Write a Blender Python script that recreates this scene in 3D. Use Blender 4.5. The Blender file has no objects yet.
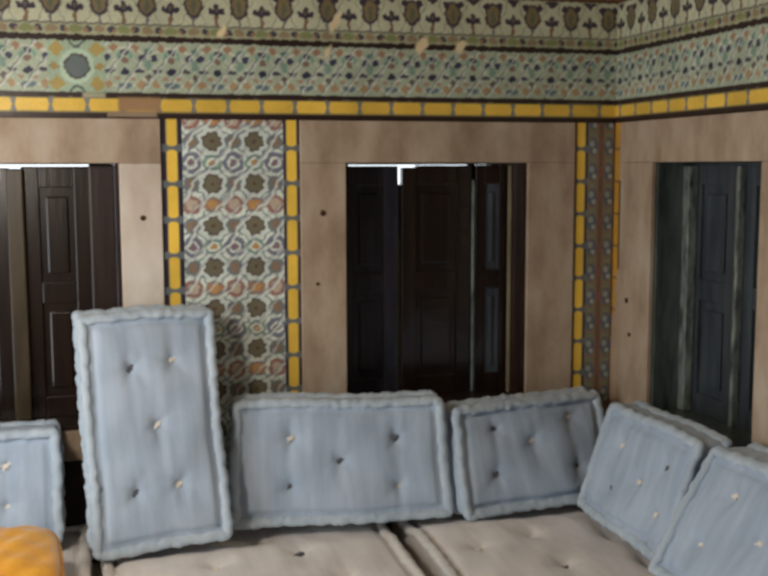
import bpy, bmesh, math, random
import numpy as np
from mathutils import Vector, Matrix
random.seed(4); rng = np.random.default_rng(7)
SC = bpy.context.scene; COL = SC.collection

# ------------------------------------------------------------------ helpers
def lin(c):
    c = np.asarray(c, float) / 255.0
    return np.where(c <= 0.04045, c / 12.92, ((c + 0.055) / 1.055) ** 2.4)
def lc(r, g, b): return tuple(lin((r, g, b))) + (1.0,)

def link_mesh(name, me, mat=None, parent=None, smooth=False):
    o = bpy.data.objects.new(name, me); COL.objects.link(o)
    if mat:
        for m in (mat if isinstance(mat, (list, tuple)) else [mat]): me.materials.append(m)
    if parent: o.parent = parent
    if smooth:
        for p in me.polygons: p.use_smooth = True
    return o
def obj(name, bm, mat, parent=None, smooth=False):
    me = bpy.data.meshes.new(name); bm.normal_update(); bm.to_mesh(me); bm.free()
    return link_mesh(name, me, mat, parent, smooth)
def empty(name, loc, label=None, cat=None, group=None, kind=None):
    o = bpy.data.objects.new(name, None); COL.objects.link(o); o.location = loc; o.empty_display_size = .1
    tag(o, label, cat, group, kind); return o
def tag(o, label=None, cat=None, group=None, kind=None):
    if label: o['label'] = label
    if cat: o['category'] = cat
    if group: o['group'] = group
    if kind: o['kind'] = kind
    return o
def box(bm, a, b, bev=0):
    a = Vector(a); b = Vector(b)
    m = Matrix.Translation((a + b) / 2) @ Matrix.Diagonal((abs(b.x - a.x), abs(b.y - a.y), abs(b.z - a.z), 1))
    r = bmesh.ops.create_cube(bm, size=1, matrix=m)
    if bev:
        es = list({e for v in r['verts'] for e in v.link_edges})
        bmesh.ops.bevel(bm, geom=es, offset=bev, segments=2, affect='EDGES', profile=.6)
def prism(bm, pts, y0, y1):
    """outline pts (x,z) extruded from y0 to y1"""
    A = [bm.verts.new((x, y0, z)) for x, z in pts]; B = [bm.verts.new((x, y1, z)) for x, z in pts]
    bm.faces.new(A); bm.faces.new(B[::-1]); n = len(pts)
    for i in range(n): bm.faces.new((A[i], B[i], B[(i + 1) % n], A[(i + 1) % n]))

# ------------------------------------------------------------------ materials
def new_mat(name):
    m = bpy.data.materials.new(name); m.use_nodes = True
    nt = m.node_tree; return m, nt, nt.nodes['Principled BSDF']
def nd(nt, t, **k):
    n = nt.nodes.new(t)
    for a, v in k.items():
        if a in n.inputs: n.inputs[a].default_value = v
        else: setattr(n, a, v)
    return n
def noise_mat(name, c1, c2, scale=8, rough=.7, bump=.2, bscale=60, c3=None, stretch=(1, 1, 1), spec=.3, detail=6, sheen=0, dist=.002, coat=0):
    m, nt, b = new_mat(name); L = nt.links
    tc = nd(nt, 'ShaderNodeTexCoord'); mp = nd(nt, 'ShaderNodeMapping'); mp.inputs['Scale'].default_value = stretch
    L.new(tc.outputs['Object'], mp.inputs['Vector'])
    n = nd(nt, 'ShaderNodeTexNoise', Scale=scale, Detail=detail, Roughness=.6); L.new(mp.outputs[0], n.inputs['Vector'])
    r = nd(nt, 'ShaderNodeValToRGB'); r.color_ramp.elements[0].color = c1; r.color_ramp.elements[1].color = c2
    r.color_ramp.elements[0].position = .32; r.color_ramp.elements[1].position = .68
    if c3: e = r.color_ramp.elements.new(.5); e.color = c3
    L.new(n.outputs[0], r.inputs[0]); L.new(r.outputs[0], b.inputs['Base Color'])
    n2 = nd(nt, 'ShaderNodeTexNoise', Scale=bscale, Detail=4); L.new(mp.outputs[0], n2.inputs['Vector'])
    bp = nd(nt, 'ShaderNodeBump', Strength=bump, Distance=dist); L.new(n2.outputs[0], bp.inputs['Height']); L.new(bp.outputs[0], b.inputs['Normal'])
    b.inputs['Roughness'].default_value = rough; b.inputs['Specular IOR Level'].default_value = spec
    b.inputs['Sheen Weight'].default_value = sheen; b.inputs['Coat Weight'].default_value = coat
    return m
def tile_mat():
    m, nt, b = new_mat('glazed_tile'); L = nt.links
    vc = nd(nt, 'ShaderNodeVertexColor', layer_name='paint')
    tc = nd(nt, 'ShaderNodeTexCoord')
    n = nd(nt, 'ShaderNodeTexNoise', Scale=7, Detail=5); L.new(tc.outputs['Object'], n.inputs['Vector'])
    mr = nd(nt, 'ShaderNodeMapRange'); mr.inputs['From Min'].default_value = .3; mr.inputs['From Max'].default_value = .7
    mr.inputs['To Min'].default_value = .92; mr.inputs['To Max'].default_value = 1.2
    L.new(n.outputs[0], mr.inputs['Value'])
    mx = nd(nt, 'ShaderNodeVectorMath', operation='SCALE'); L.new(vc.outputs[0], mx.inputs[0]); L.new(mr.outputs[0], mx.inputs['Scale'])
    L.new(mx.outputs[0], b.inputs['Base Color'])
    n2 = nd(nt, 'ShaderNodeTexNoise', Scale=28, Detail=3); L.new(tc.outputs['Object'], n2.inputs['Vector'])
    bp = nd(nt, 'ShaderNodeBump', Strength=.35, Distance=.004); L.new(n2.outputs[0], bp.inputs['Height']); L.new(bp.outputs[0], b.inputs['Normal'])
    b.inputs['Roughness'].default_value = .38; b.inputs['Specular IOR Level'].default_value = .4
    return m
def fabric_mat(name, base, dark):
    m, nt, b = new_mat(name); L = nt.links
    tc = nd(nt, 'ShaderNodeTexCoord'); mp = nd(nt, 'ShaderNodeMapping'); mp.inputs['Scale'].default_value = (1, 1, .12)
    L.new(tc.outputs['Object'], mp.inputs['Vector'])
    n = nd(nt, 'ShaderNodeTexNoise', Scale=34, Detail=4); L.new(mp.outputs[0], n.inputs['Vector'])
    n3 = nd(nt, 'ShaderNodeTexNoise', Scale=5, Detail=3); L.new(tc.outputs['Object'], n3.inputs['Vector'])
    ad = nd(nt, 'ShaderNodeMath', operation='ADD'); L.new(n.outputs[0], ad.inputs[0]); L.new(n3.outputs[0], ad.inputs[1])
    r = nd(nt, 'ShaderNodeValToRGB'); r.color_ramp.elements[0].color = dark; r.color_ramp.elements[1].color = base
    r.color_ramp.elements[0].position = .38; r.color_ramp.elements[1].position = .62
    hf = nd(nt, 'ShaderNodeMath', operation='MULTIPLY'); hf.inputs[1].default_value = .5
    L.new(ad.outputs[0], hf.inputs[0]); L.new(hf.outputs[0], r.inputs[0]); L.new(r.outputs[0], b.inputs['Base Color'])
    w1 = nd(nt, 'ShaderNodeTexWave', Scale=160, Distortion=1.5); w1.bands_direction = 'X'
    w2 = nd(nt, 'ShaderNodeTexWave', Scale=160, Distortion=1.5); w2.bands_direction = 'Z'
    for w in (w1, w2): L.new(tc.outputs['Object'], w.inputs['Vector'])
    a2 = nd(nt, 'ShaderNodeMath', operation='ADD'); L.new(w1.outputs[1], a2.inputs[0]); L.new(w2.outputs[1], a2.inputs[1])
    bp = nd(nt, 'ShaderNodeBump', Strength=.12, Distance=.001); L.new(a2.outputs[0], bp.inputs['Height'])
    n4 = nd(nt, 'ShaderNodeTexNoise', Scale=11, Detail=3); L.new(tc.outputs['Object'], n4.inputs['Vector'])
    bp2 = nd(nt, 'ShaderNodeBump', Strength=.5, Distance=.006); L.new(n4.outputs[0], bp2.inputs['Height']); L.new(bp.outputs[0], bp2.inputs['Normal'])
    L.new(bp2.outputs[0], b.inputs['Normal'])
    b.inputs['Roughness'].default_value = .85; b.inputs['Sheen Weight'].default_value = .25; b.inputs['Specular IOR Level'].default_value = .2
    return m

M = {}
M['tile'] = tile_mat()
M['stone'] = noise_mat('pink_marble', lc(152, 132, 112), lc(194, 180, 162), scale=5, rough=.55, bump=.25, bscale=40, c3=lc(178, 158, 136), stretch=(1.6, 1.6, .7))
M['stone_pale'] = noise_mat('pale_marble', lc(196, 182, 166), lc(226, 218, 206), scale=5, rough=.5, bump=.25, bscale=40, c3=lc(214, 202, 188), stretch=(1.6, 1.6, .7))
M['wood_olive'] = noise_mat('olive_brown_wood', lc(46, 38, 22), lc(72, 60, 38), scale=12, rough=.4, bump=.3, bscale=22, stretch=(3, 3, .35), spec=.5)
M['wood_haze'] = noise_mat('dusty_blue_wood', lc(44, 50, 58), lc(72, 80, 86), scale=7, rough=.4, bump=.5, bscale=20, stretch=(3, 3, .5), spec=.5, coat=.3)
M['wood_sheen'] = noise_mat('sheen_streak_wood', lc(44, 52, 52), lc(150, 160, 152), scale=13, rough=.35, bump=.6, bscale=30, stretch=(3, 3, .9), spec=.5, coat=.4)  # pale mottling stands for light streaks and reflections on the woodwork
M['plaster'] = noise_mat('lime_plaster', lc(168, 152, 132), lc(196, 184, 166), scale=4, rough=.9, bump=.4, bscale=30)
M['ceil'] = noise_mat('painted_ceiling_boards', lc(84, 62, 44), lc(112, 84, 58), scale=3, rough=.8, stretch=(1, 8, 1))
M['dado'] = noise_mat('grey_plaster', lc(58, 48, 44), lc(78, 66, 60), scale=5, rough=.9, bump=.4, bscale=30)
M['floor'] = noise_mat('terracotta_floor', lc(120, 66, 44), lc(160, 96, 66), scale=6, rough=.6)
M['wood'] = noise_mat('varnished_brown_wood', lc(20, 12, 8), lc(38, 23, 15), scale=9, rough=.3, bump=.35, bscale=22, stretch=(3, 3, .35), spec=.5, coat=.35)
M['wood_red'] = noise_mat('red_brown_wood', lc(30, 17, 13), lc(46, 26, 20), scale=9, rough=.4, bump=.3, bscale=22, stretch=(3, 3, .35), spec=.5, coat=.2)
M['wood_blue'] = noise_mat('blue_black_wood', lc(30, 32, 42), lc(58, 60, 74), scale=9, rough=.34, bump=.3, bscale=20, stretch=(3, 3, .35), spec=.5, coat=.3)
M['wood_green'] = noise_mat('weathered_green_wood', lc(46, 56, 54), lc(92, 104, 98), scale=9, rough=.32, bump=.5, bscale=24, stretch=(3, 3, .5), spec=.5, coat=.4)
M['wood_pale'] = noise_mat('pale_wood_and_glare', lc(104, 94, 72), lc(156, 144, 114), scale=12, rough=.4, bump=.3, bscale=22, stretch=(3, 3, .35), spec=.5, coat=.3)  # pale wood, raised in tone so the bead carries a glare line
M['iron'] = noise_mat('rusty_iron', lc(50, 34, 26), lc(84, 58, 42), scale=40, rough=.8)
M['fabric'] = fabric_mat('pale_blue_cotton', lc(186, 202, 220), lc(164, 182, 202))
M['roll'] = fabric_mat('pale_blue_cotton_roll', lc(196, 211, 222), lc(170, 187, 202))
M['seat'] = fabric_mat('pale_grey_cotton', lc(230, 225, 220), lc(214, 209, 205))
M['seat_roll'] = fabric_mat('pale_grey_cotton_roll', lc(218, 214, 206), lc(194, 191, 186))
M['tuft'] = noise_mat('cream_cotton_thread', lc(222, 214, 200), lc(245, 240, 228), scale=60, rough=.8)
M['tuft_dark'] = noise_mat('grey_cotton_thread', lc(70, 72, 80), lc(110, 112, 118), scale=60, rough=.8)
M['gold'] = noise_mat('gold_satin', lc(204, 132, 22), lc(240, 180, 60), scale=6, rough=.42, bump=.3, bscale=14, sheen=.3, spec=.5, dist=.008)
M['gold_cord'] = noise_mat('gold_cord', lc(180, 120, 36), lc(214, 160, 66), scale=60, rough=.5)
M['brass'] = noise_mat('brass', lc(150, 110, 50), lc(180, 140, 70), scale=20, rough=.35)
M['brass'].node_tree.nodes['Principled BSDF'].inputs['Metallic'].default_value = .9
def emit(name, c, s):
    m, nt, b = new_mat(name); b.inputs['Base Color'].default_value = c
    b.inputs['Emission Color'].default_value = c; b.inputs['Emission Strength'].default_value = s; return m
M['bulb'] = emit('warm_bulb', (1, .80, .55, 1), 30)

# ------------------------------------------------------------------ tile painting (albedo patterns)
def sm(d, w=.0022): return np.clip(.5 - d / w, 0, 1)          # signed distance -> mask
def put(c, mask, rgb): return c * (1 - mask[..., None]) + lin(rgb) * mask[..., None]
def ell(x, y, a, b): return (np.sqrt((x / a) ** 2 + (y / b) ** 2) - 1) * min(a, b)
def rect(x, y, a, b): return np.maximum(np.abs(x) - a, np.abs(y) - b)
def dia(x, y, a, b): return (np.abs(x) / a + np.abs(y) / b - 1) * min(a, b)
def hsh(i, j, k=0):
    v = np.sin(i * 127.1 + j * 311.7 + k * 74.7) * 43758.5453; return v - np.floor(v)
def base(S, rgb, amp=.06):
    c = np.ones(S.shape + (3,)) * lin(rgb); return c * (1 + amp * rng.standard_normal(S.shape))[..., None]
def cellx(S, P, off=0): i = np.floor((S - off) / P + .5); return (S - off) - i * P, i

PP = .148; X0 = -2.038
def paint_frieze(S, Z):
    S0, Z0 = S, Z
    fld = (Z > 1.79) * 1.
    S = S0 + fld * (.0022 * np.sin(Z0 * 150 + S0 * 70) + .0016 * np.sin(Z0 * 310 - S0 * 190))
    Z = Z0 + fld * (.0013 * np.sin(S0 * 170 + Z0 * 60) + .0010 * np.sin(S0 * 390))
    return paint_frieze_clean(S, Z)
def paint_frieze_clean(S, Z):
    """S distance along the wall, Z height above floor: whole tiled frieze above the windows"""
    c = base(S, (190, 194, 166))
    a, ia = cellx(S, PP, X0)            # around the cross column
    v, iv = cellx(S, PP, X0 + PP / 2)   # around the vase column
    for lo in (2.005, 2.150):           # large motif rows
        t = Z - lo; row = (t > -.005) & (t < .122)
        cc = base(S, (194, 197, 168))
        edge = .0365 + .012 * np.sin((t / .118) * 2 * np.pi - .5)       # S shaped band outlines
        cc = put(cc, sm(np.abs(np.abs(a) - edge) - .0016, .003), (140, 136, 120))
        cc = put(cc, sm(rect(a, t - .016, .006, .02)), (132, 104, 84))
        for d in (ell(a, t - .045, .026, .009), ell(a, t - .052, .010, .019), ell(np.abs(a) - .02, t - .048, .008, .011)):
            cc = put(cc, sm(d), (62, 54, 70))
        cc = put(cc, sm(ell(a, t - .052, .005, .008)), (104, 100, 84))
        cc = put(cc, sm(dia(a, t - .118, .026, .022)), (72, 62, 70))
        cc = put(cc, sm(ell(v, t - .066, .030, .044)), (74, 66, 74))
        cc = put(cc, sm(ell(v, t - .068, .022, .034)), (130, 116, 84))
        cc = put(cc, sm(ell(v, t - .060, .008, .022)), (100, 104, 84))
        cc = put(cc, sm(ell(np.abs(v) - .026, t - .098, .012, .012)), (66, 58, 70))
        cc = put(cc, sm(rect(v, t - .012, .004, .014)), (110, 110, 116))
        c = np.where(row[..., None], cc, c)
    # little border row
    t = Z - 1.985; row = (t > -.02) & (t < .020)
    cc = base(S, (170, 172, 140))
    cc = put(cc, sm(ell(np.abs(v) - .037, t, .013, .011)), (72, 72, 84))
    cc = put(cc, sm(ell(v, t, .018, .012)), (150, 132, 104))
    cc = put(cc, sm(ell(a, t, .022, .012)), (134, 142, 96))
    cc = put(cc, sm(ell(np.abs(a) - .03, t + .004, .005, .008)), (160, 124, 92))
    c = np.where(row[..., None], cc, c)
    c = put(c, sm(np.abs(Z - 2.003) - .003), (106, 108, 98))
    c = put(c, sm(np.abs(Z - 2.136) - .007), (92, 62, 46)); c = put(c, sm(np.abs(Z - 2.147) - .004), (150, 112, 62))
    # middle frieze, pale green ground
    t = Z - 1.868; row = (t > -.084) & (t < .084)
    g = base(S, (172, 184, 160), .08)
    k = hsh(ia, 3.0)
    for sx in (0,):
        g = put(g, sm(np.abs(np.hypot(a * .8, t) - .062) - .003, .004), (206, 208, 190))
        g = put(g, sm(np.abs(np.abs(a) * .9 + np.abs(t) - .05) - .003, .004), (200, 204, 190))
        g = put(g, sm(ell(a, t - .048, .013, .010)), (64, 62, 84))
        g = put(g, sm(ell(a, t - .022, .011, .011)), (134, 112, 98))
        g = put(g, sm(ell(a, t + .014, .014, .011)), (54, 54, 74))
        g = put(g, sm(ell(np.abs(a) - .046, t + .012, .016, .007)), (76, 74, 88))
        g = put(g, sm(ell(np.abs(a) - .056, t - .030, .012, .011)), (66, 68, 92))
        g = put(g, sm(dia(np.abs(a) - .034, t - .062, .015, .015)), (164, 130, 104))
        g = put(g, sm(dia(np.abs(a) - .051, t + .055, .016, .016)), (174, 146, 112))
        g = put(g, sm(ell(a, t + .058, .024, .009)), (104, 124, 132))
        g = put(g, sm(ell(np.abs(a) - .022, t + .036, .010, .007)), (170, 142, 122))
        g = put(g, sm(ell(v, t - .008, .011, .018)), (126, 156, 140))
        g = put(g, sm(ell(v, t - .052, .012, .010)), (96, 136, 120))
        g = put(g, sm(dia(v, t + .030, .012, .012)), (108, 98, 90))
        g = put(g, sm(ell(np.abs(a) - .020, t - .036, .006, .012)), (124, 164, 146))
    for off in (0, .5):          # slanting pale ribbons with a blue edge
        d = ((S - t * .75) / PP + off) % 1.0 - .5
        g = put(g, sm(np.abs(d + .045) * PP - .0022, .003) * .7, (88, 92, 112)); g = put(g, sm(np.abs(d) * PP - .0034, .003) * .75, (208, 212, 202))
    # roundels replace one motif
    for rx in (X0 + PP, X0 + PP + 3.2, X0 - PP * 9):
        x = S - rx; zone = (np.abs(x) < .088)[..., None]
        r = base(S, (164, 184, 158), .08)
        for q in (1, -1):
            r = put(r, sm(dia(np.abs(x) - .062, t - q * .054, .026, .026)), (176, 156, 92))
            r = put(r, sm(np.abs(ell(x, t - q * .088, .022, .026)) - .004), (92, 104, 100))
        r = put(r, sm(rect(np.abs(x) - .06, t, .026, .003)), (88, 84, 78)); r = put(r, sm(dia(np.abs(x) - .07, t, .014, .014)), (170, 142, 84))
        r = put(r, sm(np.hypot(x, t) - .054), (186, 208, 184))
        r = put(r, sm(np.hypot(x, t) - .040), (82, 76, 72)); r = put(r, sm(np.hypot(x, t) - .034), (104, 116, 116))
        g = np.where(zone, r, g)
    c = np.where(row[..., None], g, c)
    for zz, hw in ((1.958, .0095), (1.779, .0085), (1.716, .0085)): c = put(c, sm(np.abs(Z - zz) - hw - .0015 * np.sin(S * 60 + 3 * np.sin(S * 23))), (50, 36, 34))
    c = put(c, sm(Z - 1.713), (50, 36, 34))
    # yellow border
    t = Z - 1.7475; row = (np.abs(t) < .024)
    y, iy = cellx(S, .112, -2.03)
    yy = base(S, (238, 198, 84), .04); yy = yy * (1 + .25 * (hsh(iy, 5.) - .6))[..., None]
    yy = put(yy, sm(.056 - np.abs(y) - .004 - .006 * np.abs(t) / .02), (128, 130, 128))
    yy = put(yy, sm(.020 - np.abs(t)), (120, 112, 80))
    c = np.where(row[..., None], yy, c)
    # chips and worn repairs; some cream ovals are warm lamp glints painted in
    w = sm(rect(S + 1.70, Z - 1.75, .066, .022), .01); c = put(c, w, (160, 128, 92))
    w = sm(rect(S + 1.755, Z - 1.718, .11, .008), .006); c = put(c, w * (S > -1.80), (150, 130, 108))
    w = sm(rect(S + 1.84, Z - 1.778, .035, .008), .006); c = put(c, w, (170, 168, 140))
    for px, pz, a_, b_ in ((-.745, 1.963, .020, .028), (-.604, 1.962, .018, .022), (-1.05, 2.03, .014, .034), (-1.078, 1.93, .009, .022), (-1.43, 1.99, .012, .02)):
        w = sm(ell(S - px - (Z - pz) * .45, Z - pz, a_, b_), .008); c = put(c, w, (232, 214, 172))
    return c
def paint_panel(x0, warm=0.0, T=.1395, zoff=1.633):
    """interlaced star tiles"""
    def f(S, Z):
        S = S + .0022 * np.sin(Z * 160 + S * 90) + .0015 * np.sin(Z * 330 - S * 150); Z = Z + .0018 * np.sin(S * 150 - Z * 70)
        c = base(S, (220, 230, 218), .08)
        u = (S - x0) / T; v = (Z - zoff) / T
        fu, iu = cellx(u, 1.); fv, iv = cellx(v, 1.)
        gu, ju = cellx(u, 1., .5); gv, jv = cellx(v, 1., .5)
        # broken interlace: steep pale ribbons one way, faint ones the other
        def band(q, w, e, rgb, k=1.0):
            nonlocal c
            d = np.abs(q % 1.0 - .5); c = put(c, sm((np.abs(d - e) - w) * T * .7, .003) * k, rgb)
        q1 = u * 1.0 - v * .9 + .07 * np.sin(v * 6.28 + 1) + .03 * np.sin(u * 12.6); q2 = u + v
        band(q2, .04, .25, (160, 178, 172), .6); band(q1, .018, .10, (96, 104, 128), .8); band(q1, .022, .36, (98, 112, 128), .7)
        band(q1 * 2, .05, .20, (214, 222, 214), .7)
        r2 = np.hypot(gu, fv * 1.1); c = put(c, sm((r2 - .20) * T), (120, 128, 126)); c = put(c, sm((r2 - .13) * T), (142, 122, 104))
        odd = (np.mod(jv, 2) == 0)
        r3 = np.hypot(fu, gv * 1.2)
        c = put(c, sm((r3 - .22) * T) * odd, (168, 130, 104)); c = put(c, sm((r3 - .13) * T) * odd, (192, 148, 96))
        c = put(c, sm((np.abs(r3 - .19) - .04) * T) * (~odd), (136, 166, 146)); c = put(c, sm((r3 - .085) * T) * (~odd), (188, 148, 96))
        r4 = np.hypot(gu, gv); c = put(c, sm((r4 - .22) * T) * odd, (156, 116, 108)); c = put(c, sm((r4 - .14) * T) * odd, (190, 176, 156)); c = put(c, sm((np.abs(r4 - .2) - .05) * T) * (~odd), (120, 124, 140)); c = put(c, sm((r4 - .09) * T) * (~odd), (134, 112, 122))
        ang = np.arctan2(fv, fu); rr = np.hypot(fu, fv) * (1 + .08 * np.cos(8 * ang))
        c = put(c, sm((np.abs(rr - .29) - .035) * T), (206, 218, 210)); c = put(c, sm((np.abs(rr - .37) - .018) * T), (112, 130, 136))
        c = put(c, sm((rr - .23) * T), (92, 84, 84)); c = put(c, sm((rr - .18) * T), (122, 112, 90)); c = put(c, sm((rr - .05) * T), (98, 80, 72))
        c = put(c, sm((np.abs(rr - .12) - .015) * T), (100, 112, 92))
        keep = 1 - sm((rr - .24) * T, .006)
        band(q1, .034, .02, (216, 224, 216), .85 * keep); band(q1 + .06, .010, .02, (84, 92, 120), .75 * keep)
        band(q1 + .5, .020, .02, (208, 216, 208), .7 * keep); band(q1 + .56, .010, .02, (92, 92, 116), .6 * keep)
        # hand-painted unevenness between tiles
        c = c * (.93 + .14 * hsh(np.floor(u + .5), np.floor(v + .5), 2.))[..., None]
        c = put(c, sm((np.abs(Z - 1.708)) - .004), (54, 40, 42))
        return c
    return f
def paint_floral(S, Z):
    c = base(S, (134, 120, 98), .08)
    u = S + .060; v, iv = cellx(Z, .092, 1.62)
    c = put(c, sm(rect(u, 0 * Z, .009, 1)), (118, 92, 74))
    for s, off in ((-1, 0), (1, 0)):
        w = u - s * .032
        c = put(c, sm(ell(w, v, .020, .032)), (98, 106, 116)); c = put(c, sm(ell(w + .004, v - .010, .010, .012)), (150, 158, 150))
        c = put(c, sm(ell(w - .006, v + .016, .008, .009)), (168, 172, 160)); c = put(c, sm(ell(w, v - .044, .012, .008)), (120, 140, 118))
    c = put(c, sm(ell(u, v, .012, .018)), (132, 92, 82))
    c = put(c, sm(rect(S + .002, 0 * Z, .006, 1)), (96, 48, 40))
    return c
def paint_strip(xc, P=.1175, zoff=1.67, wash=0):
    def f(S, Z):
        x = S - xc; c = base(S, (50, 44, 56), .1)
        y, i = cellx(Z, P, zoff)
        c = put(c, sm((np.abs(x) - .030 + .012 * np.exp(-(np.abs(P / 2 - np.abs(y)) / .010) ** 2) * -1), .003) * (np.abs(P / 2 - np.abs(y)) < .012), (104, 112, 120))
        yl = sm(np.maximum(rect(x, y, .0185, .053), (np.abs(x) * .7 + np.abs(y) - .058)), .004)
        c = put(c, yl, (240, 200, 80)); c = c * (1 + (yl > .5) * .22 * (hsh(i, 2. + xc) - .6))[..., None]
        c = put(c, sm(np.abs(np.abs(x) - .018) - .0016), (116, 112, 100))
        return c
    return f
def paint_broken(S, Z):
    """right wall beside the corner (S = distance from corner): broken strip of border tiles patched with plaster"""
    c = base(S, (176, 150, 126), .04)
    jag = .006 * np.sin(Z * 90) + .004 * np.sin(Z * 210 + 1)
    yel = ((Z > 1.16 + jag) | ((Z > 1.01) & (S < .034 + jag))) & (S > .010) & (S < .048) & (Z < 1.705)
    y, i = cellx(Z, .1175, 1.67)
    cy = base(S, (196, 146, 54), .05); cy = put(cy, sm(.0587 - np.abs(y) - .004), (120, 96, 70))
    c = np.where(yel[..., None], cy, c)
    c = np.where(((S > .048) & (S < .064) & (Z < 1.49 + jag) & (Z > 1.175))[..., None], lin((60, 44, 40)), c)
    c = np.where(((S < .010) & (Z > .92))[..., None], lin((104, 56, 46)), c)
    return c
def grid_tile(name, o, u, n, W, H, step, fn, s0, z0, parent, depth=.006):
    """tile sheet: origin o (bottom-left), u = horizontal dir, n = outward normal; fn(S, Z) with S from s0 and Z from z0"""
    nx = max(2, int(W / step) + 1); nz = max(2, int(H / step) + 1)
    s = np.linspace(0, W, nx); z = np.linspace(0, H, nz)
    Sg, Zg = np.meshgrid(s, z)
    o = np.array(o, float); u = np.array(u, float); n = np.array(n, float); up = np.array((0, 0, 1.))
    P = o + Sg[..., None] * u + Zg[..., None] * up
    col = np.clip(fn(Sg + s0, Zg + z0), 0, 1)
    F = P.reshape(-1, 3); idx = np.arange(nx * nz).reshape(nz, nx)
    q = np.stack([idx[:-1, :-1], idx[:-1, 1:], idx[1:, 1:], idx[1:, :-1]], -1).reshape(-1, 4)
    cross = np.cross(u, up)
    if np.dot(cross, n) < 0: q = q[:, ::-1]
    ring = np.concatenate([idx[0, :], idx[1:, -1], idx[-1, -2::-1], idx[-2:0:-1, 0]])
    B = F[ring] - n * depth; k0 = len(F); m = len(ring)
    r2 = np.arange(m) + k0
    sk = np.stack([ring, r2, np.roll(r2, -1), np.roll(ring, -1)], -1)
    if np.dot(cross, n) < 0: sk = sk[:, ::-1]
    V = np.concatenate([F, B]); Q = np.concatenate([q, sk])
    me = bpy.data.meshes.new(name)
    me.from_pydata([], [], [])
    me.vertices.add(len(V)); me.vertices.foreach_set('co', V.ravel())
    me.loops.add(len(Q) * 4); me.loops.foreach_set('vertex_index', Q.ravel().astype(np.int32))
    me.polygons.add(len(Q)); me.polygons.foreach_set('loop_start', np.arange(0, len(Q) * 4, 4, dtype=np.int32))
    me.update(calc_edges=True); me.validate()
    at = me.color_attributes.new('paint', 'FLOAT_COLOR', 'POINT')
    cc = np.concatenate([col.reshape(-1, 3), col.reshape(-1, 3)[ring]]); cc = np.concatenate([cc, np.ones((len(cc), 1))], 1)
    at.data.foreach_set('color', cc.ravel().astype(np.float32))
    return link_mesh(name, me, M['tile'], parent)

# ------------------------------------------------------------------ room shell
SILL = .690; HEAD = 1.562; TH = .38
W1 = (-2.44, -1.77); W2 = (-1.018, -.348); W3 = (-.917, -.298); W3b = (-2.15, -1.53)
XL, YF, HC = -3.1, -5.2, 2.95
def wall_boxes(bm, a, b, opens, to):
    """a..b along the wall; to(s0,s1,z0,z1) adds a box"""
    cur = a
    for o0, o1, z0, z1 in opens:
        to(cur, o0, 0, HC); to(o0, o1, 0, z0); to(o0, o1, z1, HC); cur = o1
    to(cur, b, 0, HC)
bm = bmesh.new()
wall_boxes(bm, XL - .2, TH, [(W1[0] - .004, W1[1] + .004, SILL - .004, HEAD + .004), (W2[0] - .004, W2[1] + .004, SILL - .004, HEAD + .004)], lambda s0, s1, z0, z1: z1 > z0 and box(bm, (s0, 0, z0), (s1, TH, z1)))
wall_back = tag(obj('wall_back', bm, M['dado']), kind='structure')
bm = bmesh.new()
wall_boxes(bm, YF, 0, [(W3b[0] - .004, W3b[1] + .004, SILL - .004, HEAD + .004), (W3[0] - .004, W3[1] + .004, SILL - .004, HEAD + .004)], lambda s0, s1, z0, z1: z1 > z0 and box(bm, (0, s0, z0), (TH, s1, z1)))
wall_right = tag(obj('wall_right', bm, M['dado']), kind='structure')
bm = bmesh.new()   # left wall; the doorway is added, unseen, to bring daylight from the left
wall_boxes(bm, YF, 0, [(-2.0, -.85, 0, 2.1)], lambda s0, s1, z0, z1: z1 > z0 and box(bm, (XL - .2, s0, z0), (XL, s1, z1)))
tag(obj('wall_left', bm, M['plaster']), kind='structure')
bm = bmesh.new(); box(bm, (XL - .2, YF - .2, 0), (TH, YF, HC)); tag(obj('wall_front', bm, M['plaster']), kind='structure')
bm = bmesh.new(); box(bm, (XL - .2, YF - .2, -.1), (TH, TH, 0)); tag(obj('floor', bm, M['floor']), kind='structure')
bm = bmesh.new(); box(bm, (XL - .2, YF - .2, HC), (TH, TH, HC + .1)); tag(obj('ceiling', bm, M['ceil']), kind='structure')

# tiled surfaces
E = .006
FZ0 = 1.705
grid_tile('tile_frieze', (XL, -E, FZ0), (1, 0, 0), (0, -1, 0), -XL - E, .60, .0032, paint_frieze, XL, FZ0, wall_back)
grid_tile('tile_frieze', (-E, 0, FZ0), (0, -1, 0), (-1, 0, 0), 2.4, .60, .0042, lambda S, Z: paint_frieze(S + .0, Z), 0, FZ0, wall_right)
PZ0 = .42
grid_tile('star_tile_panel', (-1.5665, -E, PZ0), (1, 0, 0), (0, -1, 0), 1.5665 - 1.232, FZ0 - PZ0, .0028, paint_panel(-1.5665 + .097), -1.5665, PZ0, wall_back)
grid_tile('floral_tile_panel', (-.112, -E, PZ0), (1, 0, 0), (0, -1, 0), .112 - E, FZ0 - PZ0, .0028, paint_floral, -.112, PZ0, wall_back)
for xc, w0, w1 in ((-1.600, -1.634, -1.5665), (-1.204, -1.232, -1.176), (-.140, -.167, -.112)):
    grid_tile('yellow_border_strip', (w0, -E, PZ0), (1, 0, 0), (0, -1, 0), w1 - w0, FZ0 - PZ0, .0025, paint_strip(xc), w0, PZ0, wall_back)
grid_tile('star_tile_panel', (-E, -1.125, PZ0), (0, -1, 0), (-1, 0, 0), .23, FZ0 - PZ0, .004, paint_panel(1.15), 1.125, PZ0, wall_right)
grid_tile('broken_border_strip', (-E, -.0065, PZ0), (0, -1, 0), (-1, 0, 0), .0705, FZ0 - PZ0, .003, paint_broken, .0065, PZ0, wall_right)

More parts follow.
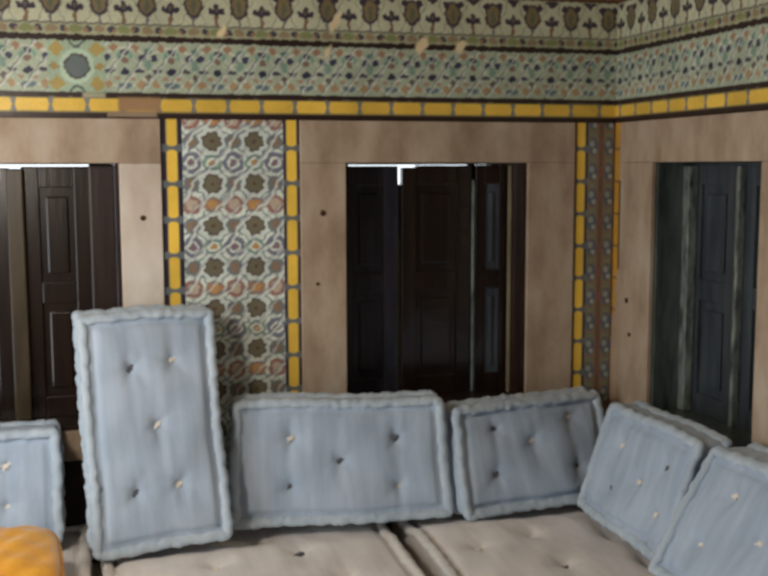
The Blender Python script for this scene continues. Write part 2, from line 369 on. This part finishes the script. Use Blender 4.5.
# ------------------------------------------------------------------ windows
def stone_frame(parent, axis, a0, a1, b0, b1, ztop, pins):
    """outer a0..a1, inner b0..b1 along the wall; axis 'x' back wall, 'y' right wall"""
    def mk(s0, s1, z0, z1):
        bm = bmesh.new()
        if axis == 'x': box(bm, (s0, -.016, z0), (s1, .003, z1), .004)
        else: box(bm, (-.016, s0, z0), (.003, s1, z1), .004)
        return bm
    for s0, s1 in ((a0, b0), (b1, a1)):
        j = obj('stone_jamb', mk(s0, s1, PZ0, HEAD), M['stone_pale'] if (axis == 'x' and s0 == b1 and b1 < -1.5) else M['stone'], parent)
    obj('stone_lintel', mk(a0, a1, HEAD, ztop), M['stone'], parent)
    obj('stone_sill', mk(b0, b1, SILL - .10, SILL), M['stone'], parent)
    for s, z, r in pins:
        bm = bmesh.new()
        mt = Matrix.Translation((s, -.017, z) if axis == 'x' else (-.017, s, z)) @ Matrix.Rotation(math.pi / 2, 4, 'X' if axis == 'x' else 'Y')
        bmesh.ops.create_cone(bm, cap_ends=True, segments=12, radius1=r, radius2=r * .8, depth=.006, matrix=mt)
        obj('iron_pin', bm, M['iron'], parent)
def leaf(name, parent, x0, x1, z0, z1, y, mat, pmat=None, chip=None, rot=0, hinge='r', knob=None, short=0):
    """panelled wooden shutter leaf in local coords, hinge at the origin"""
    W = x1 - x0; H = z1 - z0; st = min(.055, W * .26); d = .034
    e = empty(name, ((x1 if hinge == 'r' else x0), y, z0)) if False else None
    bm = bmesh.new()
    L = -W if hinge == 'r' else 0
    c = chip or 0
    if c:
        prism(bm, [(L, 0), (L + st, 0), (L + st, H), (L, H)], 0, d)
        prism(bm, [(L + W - st, 0), (L + W, 0), (L + W, H - c * 2.4), (L + W - c * .8, H), (L + W - st, H)], 0, d)
    else:
        box(bm, (L, 0, 0), (L + st, d, H - short), .003); box(bm, (L + W - st, 0, 0), (L + W, d, H), .003)
    rails = [0, H * .46, H - .07]
    for r in rails: box(bm, (L + st, .002, r), (L + W - st, d - .002, r + .07), .003)
    o = obj(name, bm, mat, parent); o.location = ((x1 if hinge == 'r' else x0), y, z0); o.rotation_euler = (0, 0, rot)
    for a, b in ((.07, H * .46), (H * .46 + .07, H - .07)):
        bm = bmesh.new(); box(bm, (L + st - .004, .012, a - .004), (L + W - st + .004, .024, b + .004))
        box(bm, (L + st + .02, .004, a + .03), (L + W - st - .02, .014, b - .03), .006)
        p = obj('panel', bm, pmat or mat, o)
    if knob:
        bm = bmesh.new(); bmesh.ops.create_uvsphere(bm, u_segments=12, v_segments=8, radius=.011, matrix=Matrix.Translation((L + knob, -.014, H * .5)))
        obj('knob', bm, M['brass'], o, True)
    return o
def posts(parent, name, items, mat):
    for (x0, x1, z0, z1, y0, y1) in items:
        bm = bmesh.new(); box(bm, (x0, y0, z0), (x1, y1, z1), .006); obj(name, bm, mat, parent)
def lining(parent, o0, o1, y0, y1, mat, t=.012):
    """thin boards lining the sides and bottom of the recess"""
    bm = bmesh.new()
    box(bm, (o0, y0, SILL), (o0 + t, y1, HEAD)); box(bm, (o1 - t, y0, SILL), (o1, y1, HEAD)); box(bm, (o0 + t, y0, SILL), (o1 - t, y1, SILL + t))
    obj('recess_lining', bm, mat, parent)

# window 2 (centre)
w2 = empty('window_2', (0, 0, 0), kind='structure')
stone_frame(w2, 'x', -1.176, -.167, W2[0], W2[1], FZ0, [(-1.099, 1.392, .011), (-1.12, 1.15, .006)])
lining(w2, W2[0], W2[1], .0035, TH, M['wood_red'])
posts(w2, 'head_rail', [(W2[0] + .012, W2[1] - .012, 1.5555, HEAD + .003, .14, .23)], M['wood'])
leaf('shutter', w2, -1.005, -.785, SILL + .0121, 1.5515, .15, M['wood_blue'], hinge='l')
leaf('shutter', w2, -.766, -.500, SILL + .0121, 1.553, .165, M['wood'], hinge='r', short=.007)
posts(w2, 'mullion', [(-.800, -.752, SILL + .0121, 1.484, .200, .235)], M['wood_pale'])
posts(w2, 'casement_post', [(-1.006, -.985, SILL + .0121, 1.545, .19, .22), (-.497, -.468, SILL + .0121, 1.556, .200, .235)], M['wood'])
leaf('shutter', w2, -.480, -.358, SILL + .0121, 1.5545, .165, M['wood'], M['wood_haze'], hinge='l', rot=-.12)
posts(w2, 'casement_post', [(-.390, -.362, SILL + .0121, 1.556, .236, .26)], M['wood_red'])
posts(w2, 'streak_bead', [(-.4975, -.4905, SILL + .0121, 1.50, .150, .166)], M['wood_sheen'])  # added bead; its pale colour stands for a bluish light streak
posts(w2, 'streak_bead', [(-.372, -.3602, SILL + .0121, 1.554, .105, .125)], M['wood_pale'])  # pale bead painted as the glare line beside the jamb
# window 1 (left)
w1 = empty('window_1', (0, 0, 0), kind='structure')
stone_frame(w1, 'x', -2.58, -1.636, W1[0], W1[1], FZ0, [(-1.698, 1.384, .010)])
lining(w1, W1[0], W1[1], .0035, TH, M['wood_red'])
posts(w1, 'head_rail', [(W1[0] + .012, W1[1] - .012, 1.5585, HEAD + .003, .14, .23)], M['wood'])
leaf('shutter', w1, -2.37, -2.120, SILL + .0121, 1.548, .16, M['wood'], hinge='l')
leaf('shutter', w1, -2.082, -1.860, SILL + .0121, 1.552, .16, M['wood'], hinge='r')
posts(w1, 'mullion', [(-2.128, -2.074, SILL + .0121, 1.545, .128, .158)], M['wood_olive'])
posts(w1, 'casement_post', [(-1.866, -1.783, SILL + .0121, 1.5584, .13, .20), (-2.427, -2.365, SILL + .0121, 1.5584, .12, .20)], M['wood_red'])
# window 3 (right wall): build in the back-wall frame and turn it onto the right wall
w3 = empty('window_3', (0, 0, 0), kind='structure')
stone_frame(w3, 'y', -1.10, -.076, W3[0], W3[1], FZ0, [(-.145, 1.07, .010), (-.17, .95, .008)])
w3c = w3
def turned(fn):
    """run a builder written for the back wall, then rotate its new objects onto the right wall"""
    before = set(bpy.data.objects); fn()
    for o in set(bpy.data.objects) - before:
        if o.parent is w3: o.matrix_basis = Matrix.Rotation(-math.pi / 2, 4, 'Z') @ o.matrix_basis
def b3():
    # along-wall coordinate s = -y  (s .298 .. .917), depth = x
    lining(w3, .298, .917, .0035, TH, M['wood_green'])
    leaf('shutter', w3, .312, .580, SILL + .0121, HEAD - .006, .135, M['wood_haze'], hinge='l', rot=0)
    posts(w3, 'head_rail', [(.312, .903, HEAD - .012, HEAD + .003, .13, .23)], M['wood_haze'])
    leaf('shutter', w3, .600, .904, SILL + .0121, HEAD - .006, .150, M['wood_haze'], M['wood_green'], hinge='r')
    posts(w3, 'mullion', [(.586, .606, SILL + .0121, HEAD - .013, .122, .15)], M['wood_sheen'])  # pale colour stands for the thin bright reflection here
    posts(w3, 'casement_post', [(.3102, .350, SILL + .0121, HEAD - .012, .098, .134)], M['wood_sheen'])  # reflection streak put into the post's pale colour
turned(b3)
# window 4, next one along the right wall, beyond the frame's edge
w4 = empty('window_4', (0, 0, 0), kind='structure')
stone_frame(w4, 'y', -2.30, -1.38, W3b[0], W3b[1], FZ0, [])
bm = bmesh.new(); box(bm, (.15, W3b[0] + .001, SILL), (.19, W3b[1] - .001, HEAD)); obj('shutter', bm, M['wood_blue'], w4)

# ------------------------------------------------------------------ divan base (masonry platform)
bm = bmesh.new(); box(bm, (XL, -1.06, 0), (-.0, 0, .235), .01); box(bm, (-1.0, -2.6, 0), (-.0, -1.06, .235), .01)
bench = tag(obj('trim_1', bm, M['plaster']), kind='structure')

# ------------------------------------------------------------------ mattresses
def rrect(W, H, r, n=10):
    pts = []
    for cx, cy, a0 in ((W - r, r, -90), (W - r, H - r, 0), (r, H - r, 90), (r, r, 180)):
        for i in range(n + 1):
            a = math.radians(a0 + 90 * i / n); pts.append((cx + r * math.cos(a), cy + r * math.sin(a)))
    return pts
def resample(pts, step):
    P = np.array(pts + [pts[0]]); d = np.hypot(*(P[1:] - P[:-1]).T); s = np.concatenate([[0], np.cumsum(d)])
    n = int(s[-1] / step); t = np.linspace(0, s[-1], n, endpoint=False)
    return np.stack([np.interp(t, s, P[:, 0]), np.interp(t, s, P[:, 1])], 1), t
def mattress(name, P0, P1, P3, W, H, T, tufts, label, cat, group=None, fmat='fabric', rmat='roll', bulge=.016, warp=.006, corner=.014,
             roll=.0145, tdepth=.026, sag=None, skew=0, seed=0, tuftmats=None, tuftscale=1.0, back_tufts=True, hscale=1):
    """P0 front bottom-left, P1 front bottom-right, P3 front top-left; front normal = u x v"""
    R_ = np.random.default_rng(seed)
    P0 = Vector(P0); u = (Vector(P1) - P0).normalized(); v = Vector(P3) - P0; v = (v - u * v.dot(u)).normalized(); n = u.cross(v)
    root = empty(name, P0, label, cat, group)
    mat4 = Matrix((u, n * -1, v)).transposed().to_4x4(); mat4.translation = P0      # local x=u, y=-n (depth), z=v
    root.matrix_world = mat4
    ph = R_.uniform(0, 6, 8)
    shear = 0 if sag else n.z / v.z      # slumped: top and bottom stay level while the face leans back
    def warpf(X, Z, Y):
        """soft hand-made distortion in local space"""
        e = warp
        dz = e * np.sin(X / W * 3.1 + ph[0]) * (Z / H - .3) + e * .5 * np.sin(X / W * 9 + ph[1])
        dx = e * np.sin(Z / H * 3.4 + ph[2]) * (X / W - .5) * 1.6 + e * .4 * np.sin(Z / H * 8 + ph[3])
        dy = e * .8 * np.sin(X / W * 4 + ph[4] + Z / H * 3)
        return X + dx + Z * skew, Y + dy, Z + dz + Y * shear
    nu = int(W / .010); nv = int(H / .010)
    # map unit grid to rounded rect
    a = np.linspace(-1, 1, nu + 1); b = np.linspace(-1, 1, nv + 1)
    A, B = np.meshgrid(a, b)
    X = (A * .5 + .5) * W; Z = (B * .5 + .5) * H
    r = corner                                  # pull the corners in
    for sx in (0, 1):
        for sz in (0, 1):
            dx = np.abs(X - sx * W); dz = np.abs(Z - sz * H)
            m = np.clip(1 - dx / (2 * r), 0, 1) * np.clip(1 - dz / (2 * r), 0, 1)
            X = X + (1 - 2 * sx) * r * .32 * m; Z = Z + (1 - 2 * sz) * r * .32 * m
    ex = np.minimum(X, W - X); ez = np.minimum(Z, H - Z); ed = np.minimum(ex, ez)
    dome = bulge * (1 - np.abs(A) ** 3) ** .8 * (1 - np.abs(B) ** 3) ** .8
    groove = .012 * np.exp(-((ed - .032) / .007) ** 2) + .005 * (ed < .03)
    def face(sgn):
        h = T / 2 + dome - groove
        for i, (tx, tz) in enumerate(tufts):
            d2 = (X - tx) ** 2 + (Z - tz) ** 2
            h = h - tdepth * np.exp(-np.sqrt(d2) / .026) - .008 * np.exp(-d2 / .006)
            # small gathers radiating from the tuft
            ang = np.arctan2(Z - tz, X - tx); h = h - .0032 * np.cos(5 * ang + i) * np.exp(-d2 / .0022)
            h = h - .0028 * np.exp(-((X - tx) / .014) ** 2) * np.exp(-np.abs(Z - tz) / .11)    # vertical crease
        if sag and sgn > 0: h = h - sag(X, Z)
        h = h + .0016 * np.sin(X * 46 + ph[5] + 3 * np.sin(Z * 9)) + .0016 * np.sin(Z * 22 + ph[6] + X * 8)
        return h
    F = face(1); yf = T / 2 - F; yb = T / 2 + face(-1)
    nz_, nx_ = X.shape; idx = np.arange(nz_ * nx_).reshape(nz_, nx_)
    def pack(X, Y, Z): x, y, z = warpf(X, Z, Y); return np.stack([x, y, z], -1).reshape(-1, 3)
    Vf = pack(X, yf, Z); Vb = pack(X, yb, Z)
    ring = np.concatenate([idx[0, :], idx[1:, -1], idx[-1, -2::-1], idx[-2:0:-1, 0]])
    cx, cz = W / 2, H / 2
    rx = X.ravel()[ring]; rz = Z.ravel()[ring]; yf_r = yf.ravel()[ring]; yb_r = yb.ravel()[ring]
    ox = (np.abs(rx - 0) < r * .7) * -1. + (np.abs(rx - W) < r * .7) * 1.; oz = (np.abs(rz) < r * .7) * -1. + (np.abs(rz - H) < r * .7) * 1.
    mids = []
    K = 7
    for k in range(1, K):
        t = k / K; out = .004 * math.sin(math.pi * t) - .004
        w_ = out + .0015 * np.sin(rx * 70 + rz * 60 + ph[7])
        mids.append(pack(rx + ox * w_, yf_r * (1 - t) + yb_r * t, rz + oz * w_))
    V = np.concatenate([Vf, Vb] + mids)
    q = np.stack([idx[:-1, :-1], idx[:-1, 1:], idx[1:, 1:], idx[1:, :-1]], -1).reshape(-1, 4)
    n0 = len(Vf); qb = q[:, ::-1] + n0
    rings = [ring] + [2 * n0 + k * len(ring) + np.arange(len(ring)) for k in range(K - 1)] + [ring + n0]
    sides = []
    for r0, r1 in zip(rings[:-1], rings[1:]): sides.append(np.stack([r0, r1, np.roll(r1, -1), np.roll(r0, -1)], -1))
    Q = np.concatenate([q, qb] + sides)
    me = bpy.data.meshes.new('cover'); me.from_pydata(V.tolist(), [], Q.tolist()); me.update()
    link_mesh('cover', me, M[fmat], root, True)
    # French-edge rolls, lumpy where they are stitched
    for side, yy in ((0, .006), (1, T - .006)):
        path, s = resample(rrect(W, H, corner, 8), .006)
        N = len(path); cen = []
        lump = 1 + .14 * np.abs(np.sin(s * math.pi / .034 + ph[0])) + .08 * R_.standard_normal(N)
        lump = (lump + np.roll(lump, 1) + np.roll(lump, -1)) / 3
        tan = np.roll(path, -1, 0) - np.roll(path, 1, 0); tan /= np.linalg.norm(tan, axis=1)[:, None]
        out = np.stack([tan[:, 1], -tan[:, 0]], 1)
        wob = .0018 * np.sin(s * 2 * math.pi / .068 + ph[1]) + .001 * R_.standard_normal(N)
        cx_ = path[:, 0] + out[:, 0] * (wob - .0065); cz_ = path[:, 1] + out[:, 1] * (wob - .0065)
        if sag and side == 0: yy = yy + sag(cx_, cz_)
        S8 = 9; verts = []
        for k in range(S8):
            a_ = 2 * math.pi * k / S8; rr = roll * lump
            xx = cx_ + out[:, 0] * np.cos(a_) * rr; zz = cz_ + out[:, 1] * np.cos(a_) * rr; yv = yy - np.sin(a_) * rr
            x_, y_, z_ = warpf(xx, zz, yv); verts.append(np.stack([x_, y_, z_], -1))
        V = np.stack(verts, 1).reshape(-1, 3); i = np.arange(N); Qs = []
        for k in range(S8):
            k2 = (k + 1) % S8; j = (i + 1) % N
            Qs.append(np.stack([i * S8 + k, i * S8 + k2, j * S8 + k2, j * S8 + k], -1))
        me = bpy.data.meshes.new('edge_roll'); me.from_pydata(V.tolist(), [], np.concatenate(Qs).tolist()); me.update()
        link_mesh('edge_roll', me, M[rmat], root, True)
    # tufts of cotton thread
    for i, (tx, tz) in enumerate(tufts):
        ix = int(np.clip(round(tx / W * nu), 0, nu)); iz = int(np.clip(round(tz / H * nv), 0, nv))
        y = float(yf[iz, ix]); x_, y_, z_ = warpf(np.array(tx), np.array(tz), np.array(y))
        bm = bmesh.new(); ts = tuftscale
        bmesh.ops.create_uvsphere(bm, u_segments=8, v_segments=6, radius=.0045 * ts)
        base_a = R_.uniform(0, 6)
        for k in range(9):
            a_ = base_a + k * 2 * math.pi / 9 + R_.uniform(-.3, .3)
            if abs(math.cos(a_)) < .35 and k % 2: continue
            Lk = R_.uniform(.008, .015) * ts * (1.25 if abs(math.cos(a_ - .5)) > .7 else .7)
            m4 = Matrix.Rotation(-a_, 4, 'Y') @ Matrix.Translation((Lk * .55, -.004 * ts, 0)) @ Matrix.Rotation(R_.uniform(-.1, .35), 4, 'Z') @ Matrix.Diagonal((Lk * .62, .0026 * ts, .0030 * ts, 1))
            bmesh.ops.create_uvsphere(bm, u_segments=8, v_segments=5, radius=1, matrix=m4)
        mt = (tuftmats or ['tuft'] * 9)[i]
        t_ = obj('tuft', bm, M[mt], root, True); t_.location = (float(x_), float(y_) - .003, float(z_))
    return root

BG = 'pale blue tufted back cushions along the walls'
T0 = .115
SZ = .412
V3 = Vector
five = lambda W, H, a=.25, b=.30: [(W * a, H * b), (W * (1 - a), H * b), (W * .5, H * .5), (W * a, H * (1 - b)), (W * (1 - a), H * (1 - b))]
# upright one
mattress('tufted_cushion', (-1.882, -.462, SZ + .002), (-1.475, -.404, SZ + .012), (-1.921, -.190, 1.090), .410, .722, .105,
         [(.130, .168), (.266, .172), (.215, .358), (.142, .545), (.276, .560)],
         'tall pale blue tufted cushion standing on its short end', 'cushion', BG, seed=11, skew=.042, tuftscale=1.05,
         tuftmats=['tuft_dark', 'tuft', 'tuft', 'tuft_dark', 'tuft'])
# middle, leaning on the back wall
mattress('tufted_cushion', (-1.452, -.290, SZ), (-.769, -.378, SZ), (-1.424, -.160, .790), .694, .388, .10,
         [(.180, .112), (.532, .100), (.345, .192), (.186, .262), (.528, .262)],
         'pale blue tufted cushion lying lengthwise under the central window', 'cushion', BG, seed=12,
         tuftmats=['tuft_dark', 'tuft', 'tuft_dark', 'tuft', 'tuft_dark'])
# right end of the back wall
mattress('tufted_cushion', (-.726, -.434, SZ + .008), (-.292, -.352, SZ + .006), (-.720, -.260, .750), .590, .360, .080,
         [(.135, .120), (.290, .215), (.150, .270), (.455, .280), (.470, .110)],
         'shaded tufted cushion against the back wall nearest the corner', 'cushion', BG, seed=13, warp=.003, skew=.14,
         tuftmats=['tuft_dark', 'tuft', 'tuft_dark', 'tuft', 'tuft_dark'])
# right wall, rear
mattress('tufted_cushion', (-.300, -.372, SZ), (-.310, -.821, SZ), (-.187, -.295, .745), .565, .362, .095,
         [(.150, .105), (.440, .105), (.300, .165), (.130, .245), (.420, .245)],
         'pale blue tufted cushion leaning under the right-hand window, partly hidden by another', 'cushion', BG, seed=14,
         tuftmats=['tuft_dark', 'tuft', 'tuft', 'tuft', 'tuft_dark'])
# right wall, front
mattress('tufted_cushion', (-.362, -.972, SZ), (-.348, -1.450, SZ), (-.195, -.900, .720), .680, .396, T0,
         [(.130, .120), (.540, .12), (.330, .200), (.160, .280), (.520, .280)],
         'nearest pale blue tufted cushion at the lower right, tilted far back', 'cushion', BG, seed=15, tuftscale=1.05)
# far left
mattress('tufted_cushion', (-2.640, -.270, SZ), (-1.985, -.275, SZ), (-2.640, -.165, .745), .655, .340, .12,
         [(.150, .110), (.500, .235), (.325, .175), (.150, .235), (.505, .11)],
         'grey-blue tufted cushion at the left behind the gold pillow', 'cushion', BG, seed=16)
# seats: P3 is the far-left corner so the front normal points up
SG = 'pale tufted seat mattresses on the divan'
SKW = dict(fmat='seat', rmat='seat_roll', bulge=.020, tdepth=.024, warp=.010, tuftscale=1.25, roll=.016, hscale=1)
def seat(x0, x1, y0, y1, tufts, label, seed, zt=.376, **k):
    kw = dict(SKW); kw.update(k)
    ss = lambda a: np.clip(a, 0, 1) ** 2 * (3 - 2 * np.clip(a, 0, 1))
    kw['sag'] = lambda X, Z: np.maximum(.018 * ss((Z + y0 + .45) / .12), .012 * ss((X + x0 + .40) / .12) if x1 > -.1 else 0)
    return mattress('seat_mattress', (x0, y0, zt), (x1, y0, zt), (x0, y1, zt), x1 - x0, y1 - y0, .150, [(x - x0, y - y0) for x, y in tufts], label, 'mattress', SG, seed=seed, **kw)
seat(-1.850, -.962, -1.02, -.03, [(-1.273, -.465), (-1.174, -.70), (-1.538, -.52), (-1.55, -.83), (-1.38, -.30)],
     'pale grey seat mattress below the central cushion, left of the dark gap', 21, tuftmats=['tuft_dark', 'tuft', 'tuft', 'tuft', 'tuft'])
seat(-.885, -.020, -1.06, -.03, [(-.545, -.545), (-.743, -.61), (-.550, -.81), (-.30, -.60), (-.30, -.85)],
     'seat mattress in the corner of the divan, right of the dark gap', 22, corner=.05, bulge=.026, tuftmats=['tuft', 'tuft', 'tuft_dark', 'tuft', 'tuft'])
seat(-2.83, -1.905, -1.02, -.03, [(-2.1, -.53), (-2.6, -.53), (-2.35, -.7), (-2.1, -.85), (-2.6, -.85)],
     'seat mattress under the gold pillow at the left', 23)
seat(-.930, -.020, -2.05, -1.10, [(-.7, -1.8), (-.3, -1.8), (-.5, -1.57), (-.7, -1.35), (-.3, -1.35)],
     'seat mattress under the nearest cushion at the lower right', 24)

# ------------------------------------------------------------------ gold pillow
def pillow(loc, rz, tilt, W, H, T, label):
    root = empty('gold_pillow', loc, label, 'pillow'); root.rotation_euler = (tilt, 0, rz)
    n = 44; a = np.linspace(-1, 1, n + 1); A, B = np.meshgrid(a, a)
    k = 1 - .07 * (A ** 2) * (B ** 2)
    e = .10
    X = A * W / 2 * (1 - e * (1 - 0) * (np.abs(B) ** 4) * .9) ; Z = B * H / 2 * (1 - e * (np.abs(A) ** 4) * .9)
    D = T / 2 * ((1 - np.abs(A) ** 2.6) * (1 - np.abs(B) ** 2.6)) ** .42
    wr = .004 * np.sin(A * 9 + B * 5) * np.sin(B * 7 - A * 3) + .003 * np.sin(A * 17 - B * 11)
    D2 = D + wr * (D / (T / 2))
    idx = np.arange((n + 1) ** 2).reshape(n + 1, n + 1)
    V = np.concatenate([np.stack([X, -D2, Z], -1).reshape(-1, 3), np.stack([X, D, Z], -1).reshape(-1, 3)])
    q = np.stack([idx[:-1, :-1], idx[:-1, 1:], idx[1:, 1:], idx[1:, :-1]], -1).reshape(-1, 4)
    bm = bmesh.new()
    me = bpy.data.meshes.new('pillow_cover'); me.from_pydata(V.tolist(), [], np.concatenate([q, q[:, ::-1] + len(V) // 2]).tolist()); me.update()
    bm.from_mesh(me); bmesh.ops.remove_doubles(bm, verts=bm.verts, dist=.0005); bm.to_mesh(me); bm.free()
    link_mesh('pillow_cover', me, M['gold'], root, True)
    ring = np.concatenate([idx[0, :], idx[1:, -1], idx[-1, -2::-1], idx[-2:0:-1, 0]])
    C = V[ring]; N = len(C); verts = []; faces = []
    tg = np.roll(C, -1, 0) - np.roll(C, 1, 0); tg /= np.linalg.norm(tg, axis=1)[:, None]
    for i in range(N):
        o_ = np.array((tg[i][2], 0, -tg[i][0]))
        for k_ in range(6):
            an = k_ * math.pi / 3; verts.append(C[i] + .005 * (o_ * math.cos(an) + np.array((0, 1, 0)) * math.sin(an)))
    for i in range(N):
        for k_ in range(6): faces.append((i * 6 + k_, i * 6 + (k_ + 1) % 6, ((i + 1) % N) * 6 + (k_ + 1) % 6, ((i + 1) % N) * 6 + k_))
    me = bpy.data.meshes.new('piping'); me.from_pydata([list(map(float, v)) for v in verts], [], faces); me.update()
    link_mesh('piping', me, M['gold_cord'], root, True)
    return root
pillow((-2.19, -.64, .485), .08, -1.45, .44, .37, .12, 'gold satin pillow lying at the lower left corner of the picture')

# ------------------------------------------------------------------ added pendant lamp (outside the frame, put in to light the divan)
lamp = empty('added_pendant', (-2.40, -1.38, HC), 'added brass pendant lamp, unseen, filling light on the left', 'lamp')
bm = bmesh.new(); bmesh.ops.create_cone(bm, cap_ends=True, segments=20, radius1=.05, radius2=.03, depth=.03, matrix=Matrix.Translation((0, 0, -.015)))
obj('added_ceiling_rose', bm, M['brass'], lamp, True)
bm = bmesh.new(); bmesh.ops.create_cone(bm, cap_ends=True, segments=10, radius1=.006, radius2=.006, depth=1.08, matrix=Matrix.Translation((0, 0, -.56)))
obj('added_rod', bm, M['brass'], lamp, True)
bm = bmesh.new(); bmesh.ops.create_cone(bm, cap_ends=False, segments=28, radius1=.15, radius2=.05, depth=.06, matrix=Matrix.Translation((0, 0, -1.12)))
obj('added_lamp_shade', bm, M['brass'], lamp, True)
bm = bmesh.new(); bmesh.ops.create_uvsphere(bm, u_segments=16, v_segments=10, radius=.035, matrix=Matrix.Translation((0, 0, -1.19)))
obj('bulb', bm, M['bulb'], lamp, True)

# second added lamp over the corner for warm top light: copy of the first
added_lamp2 = lamp.copy(); COL.objects.link(added_lamp2); added_lamp2.location = (-1.0, -1.0, HC)
added_lamp2['label'] = 'added brass ceiling lamp, unseen, warming the corner divan'; added_lamp2['category'] = 'lamp'
for ch in list(lamp.children):
    if ch.name.startswith('added_rod'): continue
    c = ch.copy(); COL.objects.link(c); c.parent = added_lamp2
    if not c.name.startswith('added_ceiling_rose'): c.location.z = 1.05

# ------------------------------------------------------------------ light
def area(name, loc, rot, sx, sy, power, col):
    l = bpy.data.lights.new(name, 'AREA'); l.shape = 'RECTANGLE'; l.size = sx; l.size_y = sy; l.energy = power; l.color = col
    o = bpy.data.objects.new(name, l); COL.objects.link(o); o.location = loc
    d = Vector(rot).normalized(); o.rotation_euler = d.to_track_quat('-Z', 'Y').to_euler(); return o
area('added_doorway_light', (XL + .02, -1.43, 1.1), (1, .05, -.03), 1.1, 1.7, 14, (.93, .96, 1.0))  # added area light in the unseen doorway, cool key from the left
area('rear_warm_fill', (-3.0, YF + .05, 1.6), (.25, 1, -.1), 1.4, 1.4, 3, (1, .84, .62))  # added warm fill behind the camera; the wall has no opening there
l = bpy.data.lights.new('left_fill_glow', 'POINT'); l.energy = 36; l.color = (1, .91, .80); l.shadow_soft_size = .12  # added fill light under the unseen pendant
o = bpy.data.objects.new('left_fill_glow', l); COL.objects.link(o); o.location = (-2.40, -1.38, HC - 1.30)

l = bpy.data.lights.new('corner_fill_glow', 'SPOT'); l.energy = 10; l.color = (1, .74, .46); l.shadow_soft_size = .10; l.spot_size = math.radians(96); l.spot_blend = .7  # added warm spot to brighten seats and cushion tops
o = bpy.data.objects.new('corner_fill_glow', l); COL.objects.link(o); o.location = (-1.0, -1.0, HC - .22)
w = bpy.data.worlds.new('sky'); SC.world = w; w.use_nodes = True
bg = w.node_tree.nodes['Background']; bg.inputs[0].default_value = (.86, .94, 1, 1); bg.inputs[1].default_value = 1.7

# ------------------------------------------------------------------ camera
cam = bpy.data.cameras.new('camera'); co = bpy.data.objects.new('camera', cam); COL.objects.link(co)
f, yaw, pitch, roll_ = 1072.59, .266557, .112938, -.002181
cam.sensor_width = 36; cam.lens = f / 768 * 36; cam.clip_start = .05
cam.dof.use_dof = True; cam.dof.focus_distance = 1.2; cam.dof.aperture_fstop = 10.5
r = Vector((math.cos(yaw), -math.sin(yaw), 0)); fw = Vector((math.sin(yaw) * math.cos(pitch), math.cos(yaw) * math.cos(pitch), -math.sin(pitch))); up = r.cross(fw)
c_, s_ = math.cos(roll_), math.sin(roll_); r2 = r * c_ + up * s_; u2 = up * c_ - r * s_
mw = Matrix((r2, u2, -fw)).transposed().to_4x4(); mw.translation = (-1.86312, -3.6, 1.55); co.matrix_world = mw
SC.camera = co
SC.view_settings.view_transform = 'Standard'; SC.view_settings.look = 'None'; SC.view_settings.exposure = 0; SC.view_settings.gamma = 1
SC.view_settings.use_curve_mapping = False
